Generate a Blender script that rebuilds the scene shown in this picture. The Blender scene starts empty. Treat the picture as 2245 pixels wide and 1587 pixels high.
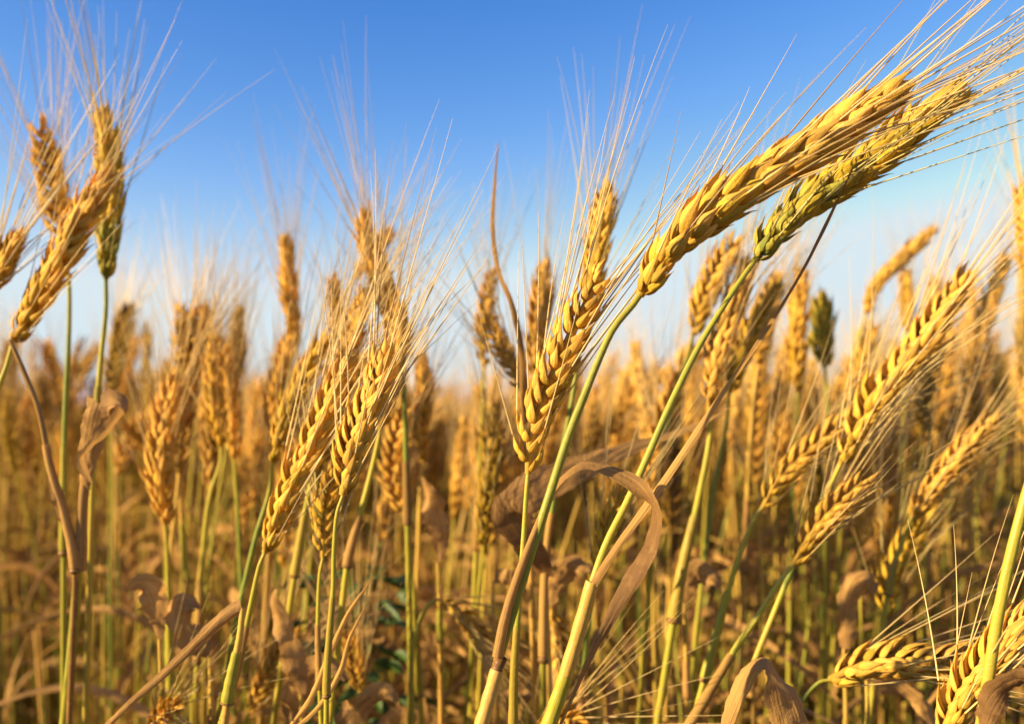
import bpy, math, random
import numpy as np
from mathutils import Vector

SC = bpy.context.scene
R = math.radians

# ------------------------------------------------------------------ camera
CAM_Z = 0.80
PITCH = 2.79
FOCAL, SENS = 35.0, 36.0
cam_d = bpy.data.cameras.new('camera')
cam = bpy.data.objects.new('camera', cam_d)
SC.collection.objects.link(cam)
cam.location = (0, 0, CAM_Z)
cam.rotation_euler = (R(90 + PITCH), 0, 0)
cam_d.lens = FOCAL
cam_d.sensor_width = SENS
cam_d.clip_start = 0.02
cam_d.clip_end = 3000
cam_d.dof.use_dof = True
cam_d.dof.focus_distance = 0.314
cam_d.dof.aperture_fstop = 9.5
SC.camera = cam

# ------------------------------------------------------------------ sky and sun
SUN_EL = 18.0
SUN_DIR = Vector((-0.945, -0.33, 0)).normalized()          # towards the sun, in plan
w = bpy.data.worlds.new('World')
SC.world = w
w.use_nodes = True
nt = w.node_tree
bg = nt.nodes['Background']
sky = nt.nodes.new('ShaderNodeTexSky')
sky.sky_type = 'NISHITA'
sky.sun_disc = False
sky.sun_elevation = R(SUN_EL)
sky.sun_rotation = math.atan2(SUN_DIR.x, SUN_DIR.y)
sky.altitude = 0
sky.air_density = 1.0
sky.dust_density = 1.0
sky.ozone_density = 1.8
hs = nt.nodes.new('ShaderNodeHueSaturation')
hs.inputs['Saturation'].default_value = 1.0
nt.links.new(sky.outputs[0], hs.inputs['Color'])
# deepen the zenith side of the sky as the photograph's clear evening air does: each channel a * (k C)^g / k
K = 0.226
sx = nt.nodes.new('ShaderNodeSeparateColor'); cx = nt.nodes.new('ShaderNodeCombineColor')
nt.links.new(hs.outputs[0], sx.inputs[0])
for i, (a_, g_) in enumerate(((3.0, 2.65), (1.13, 1.70), (1.04, 0.98))):
    m0 = nt.nodes.new('ShaderNodeMath'); m0.operation = 'MULTIPLY'; m0.inputs[1].default_value = K
    m1 = nt.nodes.new('ShaderNodeMath'); m1.operation = 'POWER'; m1.inputs[1].default_value = g_
    m2 = nt.nodes.new('ShaderNodeMath'); m2.operation = 'MULTIPLY'; m2.inputs[1].default_value = a_ / K
    nt.links.new(sx.outputs[i], m0.inputs[0]); nt.links.new(m0.outputs[0], m1.inputs[0])
    nt.links.new(m1.outputs[0], m2.inputs[0]); nt.links.new(m2.outputs[0], cx.inputs[i])
    m3 = nt.nodes.new('ShaderNodeMath'); m3.operation = 'MINIMUM'; m3.inputs[1].default_value = (0.68, 0.80, 0.87)[i] / K
    nt.links.new(m2.outputs[0], m3.inputs[0]); nt.links.new(m3.outputs[0], cx.inputs[i])
    if i == 1: gch = m3
# the air near the horizon stays pale blue rather than yellow
m4 = nt.nodes.new('ShaderNodeMath'); m4.operation = 'MULTIPLY'; m4.inputs[1].default_value = 1.08
m5 = nt.nodes.new('ShaderNodeMath'); m5.operation = 'MAXIMUM'
nt.links.new(gch.outputs[0], m4.inputs[0]); nt.links.new(m4.outputs[0], m5.inputs[0]); nt.links.new(m3.outputs[0], m5.inputs[1])
nt.links.new(m5.outputs[0], cx.inputs[2])
nt.links.new(cx.outputs[0], bg.inputs[0])
bg.inputs[1].default_value = 0.110
sd = bpy.data.lights.new('sun', 'SUN')
sd.energy = 5.0
sd.angle = R(0.6)
sd.color = (1.0, 0.77, 0.44)
sun = bpy.data.objects.new('sun', sd)
SC.collection.objects.link(sun)
sv = Vector((SUN_DIR.x * math.cos(R(SUN_EL)), SUN_DIR.y * math.cos(R(SUN_EL)), math.sin(R(SUN_EL))))
sun.rotation_euler = sv.to_track_quat('Z', 'Y').to_euler()
SC.view_settings.view_transform = 'Standard'
SC.view_settings.look = 'None'
SC.view_settings.exposure = 1.08
SC.view_settings.gamma = 1
SC.cycles.use_denoising = True
SC.cycles.max_bounces = 8
SC.cycles.diffuse_bounces = 3
SC.cycles.transmission_bounces = 3
SC.cycles.caustics_reflective = False
SC.cycles.caustics_refractive = False

# ------------------------------------------------------------------ materials
def mat(name, green, mid, dry, brown, trans, rough, vein, vein_len, bump, blotch=0.35, spec=0.35):
    """colour attribute col = (greenness 0..1, random 0..1, browning 0..1)"""
    m = bpy.data.materials.new(name)
    m.use_nodes = True
    t = m.node_tree
    N, L = t.nodes, t.links
    N.clear()
    at = N.new('ShaderNodeAttribute'); at.attribute_name = 'col'
    sp = N.new('ShaderNodeSeparateColor'); L.new(at.outputs['Color'], sp.inputs[0])
    uv = N.new('ShaderNodeUVMap'); uv.uv_map = 'uv'
    geo = N.new('ShaderNodeTexCoord')
    # blotches in object space
    nz = N.new('ShaderNodeTexNoise'); nz.inputs['Scale'].default_value = 160; nz.inputs['Detail'].default_value = 8; nz.inputs['Roughness'].default_value = 0.68
    L.new(geo.outputs['Object'], nz.inputs['Vector'])
    # veins run along the blade: noise squeezed across it
    mp = N.new('ShaderNodeMapping'); L.new(uv.outputs[0], mp.inputs[0])
    mp.inputs['Scale'].default_value = (vein, vein_len, 1)
    nv = N.new('ShaderNodeTexNoise'); nv.inputs['Scale'].default_value = 1.0; nv.inputs['Detail'].default_value = 3
    L.new(mp.outputs[0], nv.inputs['Vector'])
    # greenness, perturbed
    a1 = N.new('ShaderNodeMath'); a1.operation = 'MULTIPLY_ADD'
    L.new(nz.outputs[0], a1.inputs[0]); a1.inputs[1].default_value = 0.30; a1.inputs[2].default_value = -0.15
    a2 = N.new('ShaderNodeMath'); a2.operation = 'ADD'; a2.use_clamp = True
    L.new(a1.outputs[0], a2.inputs[0]); L.new(sp.outputs[0], a2.inputs[1])
    rp = N.new('ShaderNodeValToRGB')
    e = rp.color_ramp.elements
    e[0].position = 0.0; e[0].color = (*dry, 1)
    e[1].position = 1.0; e[1].color = (*green, 1)
    k = e.new(0.5); k.color = (*mid, 1)
    L.new(a2.outputs[0], rp.inputs[0])
    # brightness from random and veins
    b1 = N.new('ShaderNodeMath'); b1.operation = 'MULTIPLY_ADD'
    L.new(sp.outputs[1], b1.inputs[0]); b1.inputs[1].default_value = 0.5; b1.inputs[2].default_value = 0.72
    b2 = N.new('ShaderNodeMath'); b2.operation = 'MULTIPLY_ADD'
    L.new(nv.outputs[0], b2.inputs[0]); b2.inputs[1].default_value = blotch * 2; b2.inputs[2].default_value = 1 - blotch
    b3 = N.new('ShaderNodeMath'); b3.operation = 'MULTIPLY'
    L.new(b1.outputs[0], b3.inputs[0]); L.new(b2.outputs[0], b3.inputs[1])
    vm = N.new('ShaderNodeVectorMath'); vm.operation = 'SCALE'
    L.new(rp.outputs[0], vm.inputs[0]); L.new(b3.outputs[0], vm.inputs['Scale'])
    # browning
    mx = N.new('ShaderNodeMix'); mx.data_type = 'RGBA'
    c1 = N.new('ShaderNodeMath'); c1.operation = 'MULTIPLY_ADD'; c1.use_clamp = True
    L.new(nz.outputs[0], c1.inputs[0]); c1.inputs[1].default_value = 1.6; c1.inputs[2].default_value = 0.2
    c2 = N.new('ShaderNodeMath'); c2.operation = 'MULTIPLY'; c2.use_clamp = True
    L.new(c1.outputs[0], c2.inputs[0]); L.new(sp.outputs[2], c2.inputs[1])
    L.new(c2.outputs[0], mx.inputs[0]); L.new(vm.outputs[0], mx.inputs[6]); mx.inputs[7].default_value = (*brown, 1)
    pr = N.new('ShaderNodeBsdfPrincipled')
    L.new(mx.outputs[2], pr.inputs['Base Color'])
    pr.inputs['Roughness'].default_value = rough
    pr.inputs['Specular IOR Level'].default_value = spec
    bp = N.new('ShaderNodeBump'); bp.inputs['Strength'].default_value = bump; bp.inputs['Distance'].default_value = 0.0004
    nh = N.new('ShaderNodeTexNoise'); nh.inputs['Scale'].default_value = 900; nh.inputs['Detail'].default_value = 5
    L.new(geo.outputs['Object'], nh.inputs['Vector'])
    hh = N.new('ShaderNodeMath'); hh.operation = 'MULTIPLY_ADD'; hh.inputs[1].default_value = 0.7
    L.new(nh.outputs[0], hh.inputs[0]); L.new(nv.outputs[0], hh.inputs[2])
    L.new(hh.outputs[0], bp.inputs['Height'])
    L.new(bp.outputs[0], pr.inputs['Normal'])
    tr = N.new('ShaderNodeBsdfTranslucent')
    L.new(mx.outputs[2], tr.inputs['Color'])
    ms = N.new('ShaderNodeMixShader'); ms.inputs[0].default_value = trans
    L.new(pr.outputs[0], ms.inputs[1]); L.new(tr.outputs[0], ms.inputs[2])
    out = N.new('ShaderNodeOutputMaterial'); L.new(ms.outputs[0], out.inputs[0])
    return m

M_HUSK = mat('husk', (0.20, 0.29, 0.06), (0.72, 0.46, 0.035), (0.88, 0.50, 0.092), (0.12, 0.05, 0.016), 0.24, 0.60, 8, 0.8, 1.0, 0.65, 0.25)
M_STEM = mat('stalk', (0.17, 0.25, 0.04), (0.54, 0.45, 0.045), (0.76, 0.43, 0.10), (0.16, 0.065, 0.02), 0.12, 0.42, 8, 14, 0.6, 0.32, 0.4)
M_LEAF = mat('dry_blade', (0.20, 0.26, 0.05), (0.52, 0.34, 0.07), (0.70, 0.40, 0.12), (0.17, 0.085, 0.035), 0.34, 0.65, 14, 5, 1.0, 0.75, 0.2)
M_AWN = mat('awn', (0.34, 0.38, 0.10), (0.72, 0.60, 0.22), (0.88, 0.63, 0.26), (0.20, 0.09, 0.04), 0.22, 0.42, 2, 6, 0.1, 0.15, 0.4)
M_WEED = mat('weed', (0.05, 0.11, 0.02), (0.08, 0.14, 0.03), (0.12, 0.17, 0.04), (0.05, 0.08, 0.03), 0.2, 0.5, 4, 4, 0.4)

def soil_mat():
    m = bpy.data.materials.new('soil'); m.use_nodes = True
    t = m.node_tree; N, L = t.nodes, t.links
    pr = N['Principled BSDF']
    tc = N.new('ShaderNodeTexCoord')
    n1 = N.new('ShaderNodeTexNoise'); n1.inputs['Scale'].default_value = 18; n1.inputs['Detail'].default_value = 8
    L.new(tc.outputs['Object'], n1.inputs['Vector'])
    rp = N.new('ShaderNodeValToRGB'); e = rp.color_ramp.elements
    e[0].position = .3; e[0].color = (.03, .02, .01, 1); e[1].position = .75; e[1].color = (.10, .065, .03, 1)
    L.new(n1.outputs[0], rp.inputs[0]); L.new(rp.outputs[0], pr.inputs['Base Color'])
    bp = N.new('ShaderNodeBump'); bp.inputs['Distance'].default_value = .02
    L.new(n1.outputs[0], bp.inputs['Height']); L.new(bp.outputs[0], pr.inputs['Normal'])
    pr.inputs['Roughness'].default_value = .95
    return m
M_SOIL = soil_mat()

# ------------------------------------------------------------------ geometry helpers
def nrm(v):
    v = np.asarray(v, float)
    return v / (np.linalg.norm(v, axis=-1, keepdims=True) + 1e-12)

_pr = R(PITCH)
C_F = np.array([0, math.cos(_pr), math.sin(_pr)])
C_U = np.array([0, -math.sin(_pr), math.cos(_pr)])
C_R = np.array([1., 0, 0])
C_O = np.array([0, 0, CAM_Z])
def P(x, y, d):
    """point at depth d (metres) seen at photo position x, y"""
    k = SENS / FOCAL / 2245.0 * d
    return C_O + C_F * d + C_R * (x - 1122.5) * k - C_U * (y - 793.5) * k

def path(pts, d0):
    """photo points; a third number is the depth of that point, in between depths run evenly"""
    ds = [p[2] if len(p) > 2 else None for p in pts]
    if ds[0] is None: ds[0] = d0
    last = 0
    for i in range(1, len(ds)):
        if ds[i] is not None:
            for j in range(last + 1, i): ds[j] = ds[last] + (ds[i] - ds[last]) * (j - last) / (i - last)
            last = i
    for j in range(last + 1, len(ds)): ds[j] = ds[last]
    return np.array([P(p[0], p[1], d) for p, d in zip(pts, ds)])

def smooth(pts, n):
    """centripetal-ish Catmull-Rom through pts, n samples even in length"""
    p = np.asarray(pts, float)
    if len(p) == 2:
        t = np.linspace(0, 1, n)[:, None]
        return p[0] * (1 - t) + p[1] * t
    q = np.vstack([2 * p[0] - p[1], p, 2 * p[-1] - p[-2]])
    out = []
    for i in range(1, len(q) - 2):
        t = np.linspace(0, 1, 24, endpoint=False)[:, None]
        a, b, c, e = q[i-1], q[i], q[i+1], q[i+2]
        out.append(0.5 * ((2*b) + (-a + c)*t + (2*a - 5*b + 4*c - e)*t*t + (-a + 3*b - 3*c + e)*t**3))
    out.append(p[-1][None])
    o = np.vstack(out)
    s = np.concatenate([[0], np.cumsum(np.linalg.norm(np.diff(o, axis=0), axis=1))])
    u = np.linspace(0, s[-1], n)
    return np.stack([np.interp(u, s, o[:, k]) for k in range(3)], 1)

def tangents(p):
    return nrm(np.gradient(p, axis=0))

class Geo:
    def __init__(s): s.v = []; s.q = []; s.c = []; s.u = []; s.n = 0
    def add(s, v, q, c, u):
        s.v.append(v); s.q.append(q + s.n); s.c.append(c); s.u.append(u); s.n += len(v)
    def arrays(s):
        return np.vstack(s.v), np.vstack(s.q), np.vstack(s.c), np.vstack(s.u)
    def build(s, name, material, parent=None, origin=None):
        v, q, c, u = s.arrays()
        if origin is not None: v = v - origin
        return raw_mesh(name, v, q, c, u, material, parent)

def raw_mesh(name, v, q, c, u, material, parent=None):
    me = bpy.data.meshes.new(name)
    me.vertices.add(len(v)); me.vertices.foreach_set('co', np.ascontiguousarray(v, dtype=np.float32).ravel())
    me.loops.add(q.size); me.loops.foreach_set('vertex_index', np.ascontiguousarray(q, dtype=np.int32).ravel())
    me.polygons.add(len(q))
    me.polygons.foreach_set('loop_start', np.arange(0, q.size, 4, dtype=np.int32))
    me.update(calc_edges=True)
    me.polygons.foreach_set('use_smooth', np.ones(len(q), dtype=bool))
    a = me.attributes.new('col', 'FLOAT_COLOR', 'POINT')
    a.data.foreach_set('color', np.hstack([c, np.ones((len(c), 1))]).astype(np.float32).ravel())
    uvl = me.uv_layers.new(name='uv')
    uvl.data.foreach_set('uv', u[q.ravel()].astype(np.float32).ravel())
    me.materials.append(material)
    o = bpy.data.objects.new(name, me)
    SC.collection.objects.link(o)
    if parent: o.parent = parent
    return o

_gq = {}
def grid_quads(n, m, wrap):
    key = (n, m, wrap)
    if key not in _gq:
        i = np.arange(n - 1)[:, None]; j = np.arange(m if wrap else m - 1)[None, :]
        j2 = (j + 1) % m
        _gq[key] = np.stack([i*m + j, i*m + j2, (i+1)*m + j2, (i+1)*m + j], -1).reshape(-1, 4)
    return _gq[key]

def side_frames(p, up):
    T = tangents(p)
    A = nrm(np.cross(T, up)); B = nrm(np.cross(A, T))
    return T, A, B

def tube(g, p, r, segs, col, up=(0.13, -1, 0.21), ridge=0.0):
    n = len(p)
    r = np.broadcast_to(np.asarray(r, float), (n,))
    T, A, B = side_frames(p, np.array(up))
    th = np.arange(segs) * 2 * math.pi / segs
    rr = 1 + ridge * np.cos(th * (segs // 2))
    v = p[:, None] + (A[:, None] * (np.cos(th) * rr)[None, :, None] + B[:, None] * (np.sin(th) * rr)[None, :, None]) * r[:, None, None]
    c = np.broadcast_to(np.asarray(col, float).reshape(-1, 1, 3) if np.ndim(col) > 1 else np.asarray(col, float), (n, segs, 3)).reshape(-1, 3)
    s = np.concatenate([[0], np.cumsum(np.linalg.norm(np.diff(p, axis=0), axis=1))])
    u = np.stack([np.broadcast_to(1 - np.abs(th / math.pi - 1), (n, segs)), np.broadcast_to(s[:, None], (n, segs))], -1).reshape(-1, 2)
    g.add(v.reshape(-1, 3), grid_quads(n, segs, True), c, u)

def ribbon(g, p, width, twist, col, curl=0.35, ref=None, across=6, rng=None, waver=0.0):
    """leaf blade along p. twist in degrees, 0 shows its face towards ref"""
    n = len(p)
    width = np.broadcast_to(np.asarray(width, float), (n,)) ; twist = np.radians(np.broadcast_to(np.asarray(twist, float), (n,)))
    T = tangents(p)
    V = nrm(p - C_O) if ref is None else np.broadcast_to(nrm(np.array(ref, float)), p.shape)
    W = nrm(np.cross(T, V)); N = nrm(np.cross(W, T))
    W2 = W * np.cos(twist)[:, None] + N * np.sin(twist)[:, None]
    N2 = -W * np.sin(twist)[:, None] + N * np.cos(twist)[:, None]
    x = np.linspace(-1, 1, across)
    off = curl * (x * x - 0.4)
    wv = np.zeros((n, across))
    if rng is not None and waver > 0:
        ph = rng.uniform(0, 6.28, 3)
        s = np.linspace(0, 1, n)[:, None]
        wv = waver * (np.sin(s * 19 + ph[0] + x[None] * 1.3) * np.abs(x) + 0.5 * np.sin(s * 41 + ph[1] - x[None] * 2.1) * np.abs(x))
    v = p[:, None] + W2[:, None] * (x[None, :, None] * width[:, None, None] * 0.5) + N2[:, None] * ((off[None] + wv)[:, :, None] * width[:, None, None] * 0.5)
    c = np.broadcast_to(np.asarray(col, float).reshape(-1, 1, 3) if np.ndim(col) > 1 else np.asarray(col, float), (n, across, 3)).reshape(-1, 3)
    s = np.concatenate([[0], np.cumsum(np.linalg.norm(np.diff(p, axis=0), axis=1))])
    if rng is not None and n > 30:
        nn = rng.normal(0, 1, (n, across, 1)); nn = (nn + np.roll(nn, 1, 0) + np.roll(nn, 2, 0)) / 1.7
        v = v + N2[:, None] * nn * width[:, None, None] * .022
        ed = np.cumsum(rng.normal(0, 1, n)); ed = ed - np.convolve(np.pad(ed, 6, mode='edge'), np.ones(13) / 13, 'valid')
        v[:, 0] += W2 * (width * .035 * ed)[:, None]; v[:, -1] -= W2 * (width * .035 * ed[::-1])[:, None]
    off_u = 0 if rng is None else rng.uniform(0, 5)
    u = np.stack([np.broadcast_to((x + 1) / 2 + off_u, (n, across)), np.broadcast_to(s[:, None] * 3, (n, across))], -1).reshape(-1, 2)
    g.add(v.reshape(-1, 3), grid_quads(n, across, False), c, u)

# floret templates: x across, y outwards, z along, unit length 1, half width 1
def floret_template(rings, segs):
    tab_v = [0, .04, .12, .26, .42, .58, .72, .86, 1.0]
    tab_r = [.25, .58, .86, 1.0, .90, .62, .34, .14, .04]
    vv = np.linspace(0, 1, rings) ** 0.9
    rr = np.interp(vv, tab_v, tab_r)
    th = np.arange(segs) * 2 * math.pi / segs
    X = np.sign(np.sin(th)) * np.abs(np.sin(th)) ** 1.15
    X = X[None] * rr[:, None]
    keel = 1 + 0.34 * np.clip(np.cos(th), 0, 1) ** 9
    flat = np.where(np.cos(th) < 0, 0.45, 0.92)
    Y = (np.sign(np.cos(th)) * np.abs(np.cos(th)) ** 1.25)[None] * rr[:, None] * keel * flat
    Z = np.broadcast_to(vv[:, None], X.shape)
    bow = np.sin(np.clip(vv * 1.15, 0, 1) * math.pi) ** 1.2 - 0.0 * vv                       # belly outwards, tip bends back in
    v = np.stack([X, Y, Z], -1).reshape(-1, 3)
    bowv = np.repeat(bow, segs)
    u = np.stack([np.broadcast_to(1 - np.abs(th / math.pi - 1), X.shape), Z], -1).reshape(-1, 2)
    return v, bowv, grid_quads(rings, segs, True), u
FT = {0: floret_template(13, 14), 1: floret_template(6, 6), 2: floret_template(5, 4)}

def floret(g, lod, base, D, out, L, W, Th, bow, col):
    v, bw, q, u = FT[lod]
    D = nrm(D); out = nrm(out - D * np.dot(out, D)); X = np.cross(out, D)
    loc = v[:, 0:1] * (W * X) + (v[:, 1:2] * Th + bw[:, None] * bow) * out + v[:, 2:3] * (L * D)
    z = v[:, 2]
    c = np.empty((len(v), 3))
    c[:, 0] = np.clip(col[0] + 0.18 * (0.45 - z), 0, 1)     # a little greener low down
    c[:, 1] = col[1]
    c[:, 2] = np.clip(col[2] * np.clip((z - 0.72) / 0.2, 0, 1) + 0.35 * np.clip((0.10 - z) / 0.1, 0, 1), 0, 1)
    uu = u * np.array([1, 1]) + np.array([col[3], col[3] * 3.1])
    g.add(base + loc, q, c, uu)
    return base + L * D

def make_ear(pts, lod, rng, roll, green=(0.1, 0.1), nsp=20, wide=1.0, awn=0.075, spread=1.0, ref=None, brown=0.15, awns_per=2.0, view=True, awn_r=0.00026):
    """returns rachis Geo, list of spikelet Geos, list of awn Geos; pts is the world path of the ear's axis"""
    ax = smooth(pts, 60)
    T = tangents(ax)
    Ltot = np.linalg.norm(np.diff(ax, axis=0), axis=1).sum()
    S0 = []
    rach = Geo()
    tube(rach, ax[:56:5], np.linspace(0.0012, 0.0010, 12) * (1 + .6 * np.sin(np.linspace(0, 3.14, 12))) * wide, 8, (green[0], .45, .2))
    sps, aws = [], []
    for i in range(nsp + 1):
        last = i == nsp
        s = 0.01 + 0.90 * (i / nsp)
        k = s * 59; k0 = int(k); f = k - k0
        pos = ax[k0] * (1 - f) + ax[min(k0+1, 59)] * f
        t = nrm(T[k0])
        V = (pos - C_O) if ref is None else np.array(ref, float)
        V = nrm(V - t * np.dot(V, t))
        Sv = np.cross(t, V)
        a = R(roll)
        S = Sv * math.cos(a) + V * math.sin(a)
        N = -Sv * math.sin(a) + V * math.cos(a)
        side = S if i % 2 else -S
        env = (0.62 + 0.38 * min(1, s / 0.22)) * (1 - 0.40 * max(0, (s - 0.62) / 0.38)) * wide
        if rng.random() < 0.10: env *= rng.uniform(.78, .92)
        sc = Ltot / 0.095 * 0.5 + 0.5
        env *= min(1.15, sc)
        gr = green[0] + (green[1] - green[0]) * s
        ang = R(rng.uniform(19, 30)) * (1 - 0.35 * s)
        if last: ang = R(3)
        D = nrm(t * math.cos(ang) + side * math.sin(ang) + N * rng.normal(0, .04))
        base = pos + side * 0.0009
        g = Geo()
        cr = lambda b=0.0: (np.clip(gr + rng.normal(0, .09), 0, 1), np.clip(rng.normal(.5, .32), 0, 1), (rng.uniform(.5, 1) if rng.random() < brown + b else rng.uniform(0, .4)), rng.uniform(0, 9))
        tips = []
        for sg in (1, -1):
            jit = rng.normal(0, .085, 3)
            if lod < 2:                                          # outer glume, a short keeled scale with a beak
                dg = nrm(D + N * sg * rng.uniform(.26, .50) + jit)
                floret(g, lod, base + N * sg * 0.0013 * env, dg, nrm(side * rng.uniform(.3, .7) + N * sg), .0112 * env * rng.uniform(.85, 1.15), .0023 * env * rng.uniform(.9, 1.1), .0010 * env, .0007 * env, cr())
            # lemma
            dl = nrm(D + N * sg * rng.uniform(.14, .30) + jit * .7)
            o = nrm(side * .8 + N * sg * rng.uniform(.4, .9))
            tp = floret(g, lod, base + D * rng.uniform(.0016, .0030) * env + N * sg * .0009 * env + side * .0004, dl, o, .0150 * env * rng.uniform(.88, 1.12), .0025 * env * rng.uniform(.88, 1.1), .0014 * env, .0009 * env, cr())
            tips.append((tp, dl, o))
        if lod < 2:
            for kk in range(2 if lod == 0 else 1):
                dl = nrm(D + N * rng.normal(0, .10) + side * rng.uniform(.02, .22))
                tp = floret(g, lod, base + D * (.0046 + .0016 * kk) * env + side * (.0010 - .0006 * kk) * env, dl, side, .0112 * env * rng.uniform(.9, 1.1), .0024 * env, .0013 * env, .0009 * env, cr())
                if kk == 0: tips.append((tp, dl, side))
        sps.append(g)
        m = 0
        for tp, dl, o in tips:
            if rng.random() > awns_per / (2 if lod == 2 else 3): continue
            m += 1
            if awn <= 0: continue
            ln = awn * (.58 if lod == 2 else .92) * rng.uniform(.72, 1.15) * (0.72 + .38 * min(1, s * 2.2))
            b = spread * rng.uniform(.14, .40) * (1.1 - .5 * s)
            d0 = nrm(t * 1.0 + o * b + dl * .55 + rng.normal(0, .05, 3))
            npt = 9 if lod == 0 else (5 if lod == 1 else 3)
            q = np.linspace(0, 1, npt)[:, None]
            bend = nrm(rng.normal(0, 1, 3)) * rng.uniform(.0, .055) + o * rng.uniform(-.05, .06)
            start = tp - dl * 0.0012 * env
            pp = start + d0 * q * ln + bend * (q ** 2) * ln + np.array([0, 0, -1]) * (q ** 2) * ln * rng.uniform(0, .05)
            ga = Geo()
            rad = awn_r * .9 * np.linspace(1.25, .2, npt)
            ga_c = (np.clip(gr * .8 + rng.normal(0, .05), 0, 1), np.clip(rng.normal(.55, .22), 0, 1), .6 if rng.random() < .08 else 0.0)
            tube(ga, pp, rad, 5 if lod == 0 else 3, ga_c)
            aws.append(ga)
    return rach, sps, aws

def merge(gs):
    g = Geo()
    for x in gs:
        for v, q, c, u in zip(x.v, x.q, x.c, x.u): pass
        a = x.arrays(); g.add(*a)
    return g

# ------------------------------------------------------------------ object helpers
def tag(o, label=None, cat=None, group=None, kind=None):
    if label: o['label'] = label
    if cat: o['category'] = cat
    if group: o['group'] = group
    if kind: o['kind'] = kind
    return o
def root(name, loc, label, group=None, cat='wheat plant'):
    o = bpy.data.objects.new(name, None)
    o.empty_display_size = 0.02
    SC.collection.objects.link(o); o.location = tuple(loc)
    return tag(o, label, cat, group)

# ------------------------------------------------------------------ ground
def make_ground():
    g = Geo()
    xs = np.concatenate([-np.geomspace(1500, .3, 26), [0], np.geomspace(.3, 1500, 26)])
    X, Y = np.meshgrid(xs, xs, indexing='ij')
    rr = np.random.default_rng(3)
    Z = rr.normal(0, .006, X.shape) * (np.abs(X) < 20) * (np.abs(Y) < 20)
    v = np.stack([X, Y, Z], -1).reshape(-1, 3)
    g.add(v, grid_quads(len(xs), len(xs), False)[:, ::-1], np.zeros((len(v), 3)), v[:, :2])
    o = g.build('ground', M_SOIL)
    tag(o, 'brown bare soil under the standing wheat', 'ground', kind='structure')
make_ground()

# ------------------------------------------------------------------ plants built from the photograph
def to_ground(p):
    """carry a stalk that leaves the frame on down to the soil, turning upright"""
    t = nrm(p[-1] - p[-3]) if len(p) > 3 else nrm(p[-1] - p[-2])
    z = p[-1][2]
    if t[2] > -0.35: t = nrm(np.array([t[0], t[1], -0.6]))
    lean = t[:2] / max(-t[2], .3)
    lean = lean * min(1, .5 / (np.linalg.norm(lean) + 1e-6))
    c = np.array([p[-1][0] + lean[0] * z * .40, p[-1][1] + lean[1] * z * .40, z * .55])
    e = np.array([c[0] + lean[0] * z * .12, c[1] + lean[1] * z * .12, 0])
    q = np.linspace(0, 1, 14)[1:, None]
    return np.vstack([p, (1-q)**2 * p[-1] + 2*q*(1-q) * c + q*q * e])

def stalk_cols(n, cols, rng):
    """cols: list of (fraction from top, greenness, brown)"""
    f = np.linspace(0, 1, n)
    cols = sorted(cols)
    gq = np.interp(f, [c[0] for c in cols], [c[1] for c in cols]) + rng.normal(0, .03, n)
    br = np.interp(f, [c[0] for c in cols], [c[2] for c in cols])
    return np.stack([np.clip(gq, 0, 1), np.full(n, rng.uniform(.35, .7)), br], 1)

GREEN_STEM = [(0, .45, 0), (.06, .62, 0), (.2, .85, 0), (.5, .9, 0), (1, .3, .3)]
YELLOW_STEM = [(0, .35, 0), (.1, .5, 0), (.3, .55, 0), (.6, .6, 0), (1, .2, .3)]
STRAW_STEM = [(0, .15, 0), (.15, .2, 0), (.5, .12, 0.1), (1, 0, .4)]

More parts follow.
